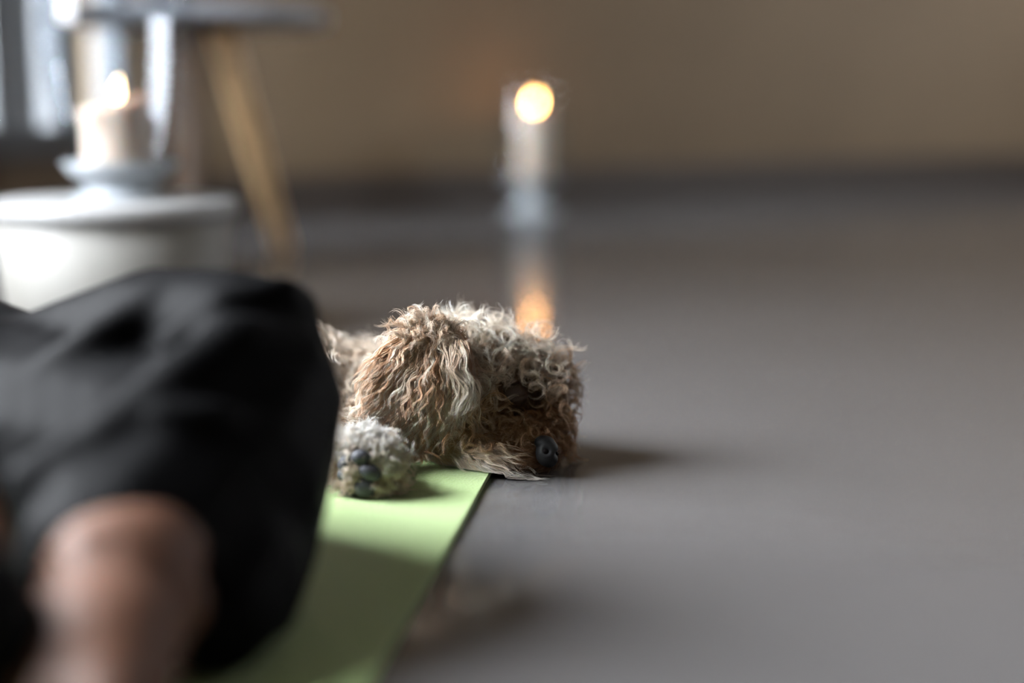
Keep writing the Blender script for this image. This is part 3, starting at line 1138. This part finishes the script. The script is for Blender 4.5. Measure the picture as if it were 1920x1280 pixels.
def chin_fur():
    s = chin
    p, n = P[s], Nn[s]
    p = np.repeat(p, 2, 0) + RNG.normal(size=(s.sum() * 2, 3)) * 0.0025
    n = np.repeat(n, 2, 0)
    x, y = to_px(p)
    c = len(p)
    comb = np.tile([0.85, -0.25, -0.30], (c, 1)) + RNG.normal(size=(c, 3)) * 0.16
    g = grow(p, n, comb, RNG.uniform(0.018, 0.034, c), RNG.uniform(0.15, 0.35, c), RNG.uniform(0.001, 0.0022, c), RNG.uniform(0.6, 1.3, c), 10, body_b, gravity=0.15, clear=0.001)
    k = np.clip((y - 845) / 30 + RNG.normal(size=c) * 0.2, 0, 1)
    d = np.clip((x - 956) / 30, 0, 1)[:, None]
    cr = mixc((0.62, 0.46, 0.31), WHITE, k) * (1 - d) + np.array((0.12, 0.075, 0.05)) * d
    ct = mixc((0.74, 0.60, 0.44), (0.92, 0.88, 0.80), k) * (1 - d * 0.6) + np.array((0.30, 0.22, 0.16)) * d * 0.6
    fur_object('chin_fur', g, 9, np.full(c, 0.0018), 0.6, 0.00027, cr, ct, DOG, jitter=0.0008)


def paw_fur():
    s = is_paw
    p, n = P[s], Nn[s]
    x, y = px[s], py[s]
    keep = np.ones(len(p), bool)
    for (qx, qy, rx, ry, tw) in PADS:
        keep &= ~((((x - qx) / (rx * 0.85)) ** 2 + ((y - qy) / (ry * 0.85)) ** 2 < 1) & (p[:, 1] < 1.10))
    p, n, x, y = p[keep], n[keep], x[keep], y[keep]
    rp = np.where(n[:, 1] < -0.55, 2, 1)
    p, n = np.repeat(p, rp, 0), np.repeat(n, rp, 0)
    p = p + RNG.normal(size=p.shape) * np.array([0.0022, 0, 0.0022])
    x, y = to_px(p)
    clear = np.ones(len(p), bool)
    for (qx, qy, rx, ry, tw) in PADS:
        clear &= ~((((x - qx) / (rx * 1.02)) ** 2 + ((y - qy) / (ry * 1.02)) ** 2 < 1) & (p[:, 1] < 1.10))
    p, n, x, y = p[clear], n[clear], x[clear], y[clear]
    c = len(p)
    comb = np.stack([(x - 690) / 60, np.zeros(c), -(y - 880) / 60 - 0.2], 1) + RNG.normal(size=(c, 3)) * 0.55
    f = (n[:, 1] < -0.6)
    g = grow(p, n, comb, np.where(f, RNG.uniform(0.008, 0.013, c), RNG.uniform(0.012, 0.020, c)), RNG.uniform(0.45, 0.8, c), RNG.uniform(0.0022, 0.0042, c), RNG.uniform(0.9, 1.6, c), 9, body_b)
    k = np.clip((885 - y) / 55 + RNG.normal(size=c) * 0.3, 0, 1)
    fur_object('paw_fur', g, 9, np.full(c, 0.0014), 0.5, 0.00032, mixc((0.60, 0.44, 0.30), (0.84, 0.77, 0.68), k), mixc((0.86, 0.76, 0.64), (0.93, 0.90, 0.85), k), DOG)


def ear_fur():
    p, n = sample(EAR.data, 1000, lambda m, nn: np.where(nn[:, 1] < 0.25, 1.0, 0.15))
    x, y = to_px(p)
    low_root = y > 622
    p, n, x, y = p[low_root], n[low_root], x[low_root], y[low_root]
    c = len(p)
    # locks fan out from the ear's root at the top
    dx = (x - 835) / 230
    comb = np.stack([np.clip(dx * 1.5, -0.9, 0.35) - 0.05, np.full(c, -0.12), np.full(c, -1.0)], 1) + RNG.normal(size=(c, 3)) * 0.14
    length = RNG.uniform(0.032, 0.056, c) * np.where(y > 745, 0.85, 1.0)
    g = grow(p, n, comb, length, RNG.uniform(0.10, 0.34, c), RNG.uniform(0.0018, 0.0032, c), length / RNG.uniform(0.016, 0.023, c), 16, ear_b, gravity=0.3, clear=0.002, amp0=0.3, flat=0.45, wave=5 * np.sin(x / 23) + 4 * np.sin(y / 31 + 1) + RNG.normal(size=c) * 0.8, hand=1)
    low = np.clip((y - 660) / 120, 0, 1)
    hi = RNG.random(c) < 0.30 + 0.25 * low
    k = np.where(hi, RNG.uniform(0.75, 1.0, c), np.clip(RNG.normal(size=c) * 0.2 + 0.25, 0, 1))
    fur_object('ear_fur', g, 9, RNG.uniform(0.0011, 0.0019, c), 0.6, 0.00030, mixc((0.46, 0.25, 0.12), (0.74, 0.53, 0.35), k), mixc((0.72, 0.45, 0.26), (0.95, 0.90, 0.81), k), EAR, jitter=0.0006)
    # messy curls over the ear's root and the crown
    p, n = sample(EAR.data, 1500, lambda m, nn: np.where(nn[:, 1] < 0.4, 1.0, 0.3))
    x, y = to_px(p)
    s = (y < 640) & (RNG.random(len(y)) < np.clip((655 - y) / 45, 0.15, 1) * 0.75)
    p, n, x, y = p[s], n[s], x[s], y[s]
    c = len(p)
    comb = np.tile([-0.3, -0.25, -0.2], (c, 1)) + RNG.normal(size=(c, 3)) * 0.6
    g = grow(p, n, comb, RNG.uniform(0.016, 0.028, c), RNG.uniform(0.3, 0.6, c), RNG.uniform(0.0024, 0.0042, c), RNG.uniform(1.1, 2.0, c), 14, ear_b)
    k = RNG.random(c)
    fur_object('crown_fur', g, 11, np.full(c, 0.0017), 0.5, 0.00028, mixc((0.48, 0.30, 0.17), (0.68, 0.50, 0.34), k), mixc((0.66, 0.47, 0.31), (0.93, 0.87, 0.78), k), EAR, jitter=0.0010)
    # the pale lock that hangs in front of the cheek
    rows = []
    for i in range(26):
        x0 = 852 + RNG.normal() * 13
        pts = [(x0, 642), (x0 + 8, 662), (x0 + 2, 690), (x0 + 22, 715), (x0 + 30, 742), (x0 + 18, 768), (x0 - 4 + RNG.normal() * 12, 782 + RNG.normal() * 14)]
        ys = [1.172, 1.162, 1.156, 1.154, 1.153, 1.155, 1.158]
        Q = np.array([at(a + RNG.normal() * 2, b, yy + RNG.normal() * 0.001) for (a, b), yy in zip(pts, ys)])
        tt = np.linspace(0, 6, 18)
        i0 = np.minimum(tt.astype(int), 5)
        f = (tt - i0)[:, None]
        f = f * f * (3 - 2 * f)
        rows.append(Q[i0] * (1 - f) + Q[i0 + 1] * f)
    g = np.array(rows)
    ph = RNG.random((len(g), 1)) * 6.28
    g[:, :, 0] += np.sin(ph + np.linspace(0, 13, 18)[None, :]) * 0.0024
    c = len(g)
    k = RNG.random(c)
    fur_object('front_ear_lock', g, 12, np.full(c, 0.0012), 0.5, 0.00024, mixc(APRI, CREAM, k), mixc(CREAM, WHITE, k), EAR, jitter=0.0014)


def wisps():
    """loose hairs standing off the crown"""
    p, n = sample(DOG.data, 5000, None)
    x, y = to_px(p)
    s = (n[:, 2] > 0.45) & (x > 700) & (x < 1010) & (y < 690)
    p, n = p[s][:260], n[s][:260]
    c = len(p)
    comb = RNG.normal(size=(c, 3)) + np.array([-0.3, 0, 0.4])
    g = grow(p, n, comb, RNG.uniform(0.028, 0.050, c), np.full(c, 0.7), RNG.uniform(0.003, 0.006, c), RNG.uniform(0.7, 1.6, c), 13, None)
    k = RNG.random(c)
    fur_object('crown_wisps', g, 5, np.full(c, 0.0022), 0.45, 0.00018, mixc(APRI, CREAM, k), mixc(CREAM, WHITE, k), DOG, jitter=0.003)


body_fur()
top_fur()
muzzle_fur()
chin_fur()
paw_fur()
ear_fur()
wisps()
print('FUR TRIS', FUR_TRIS[0])
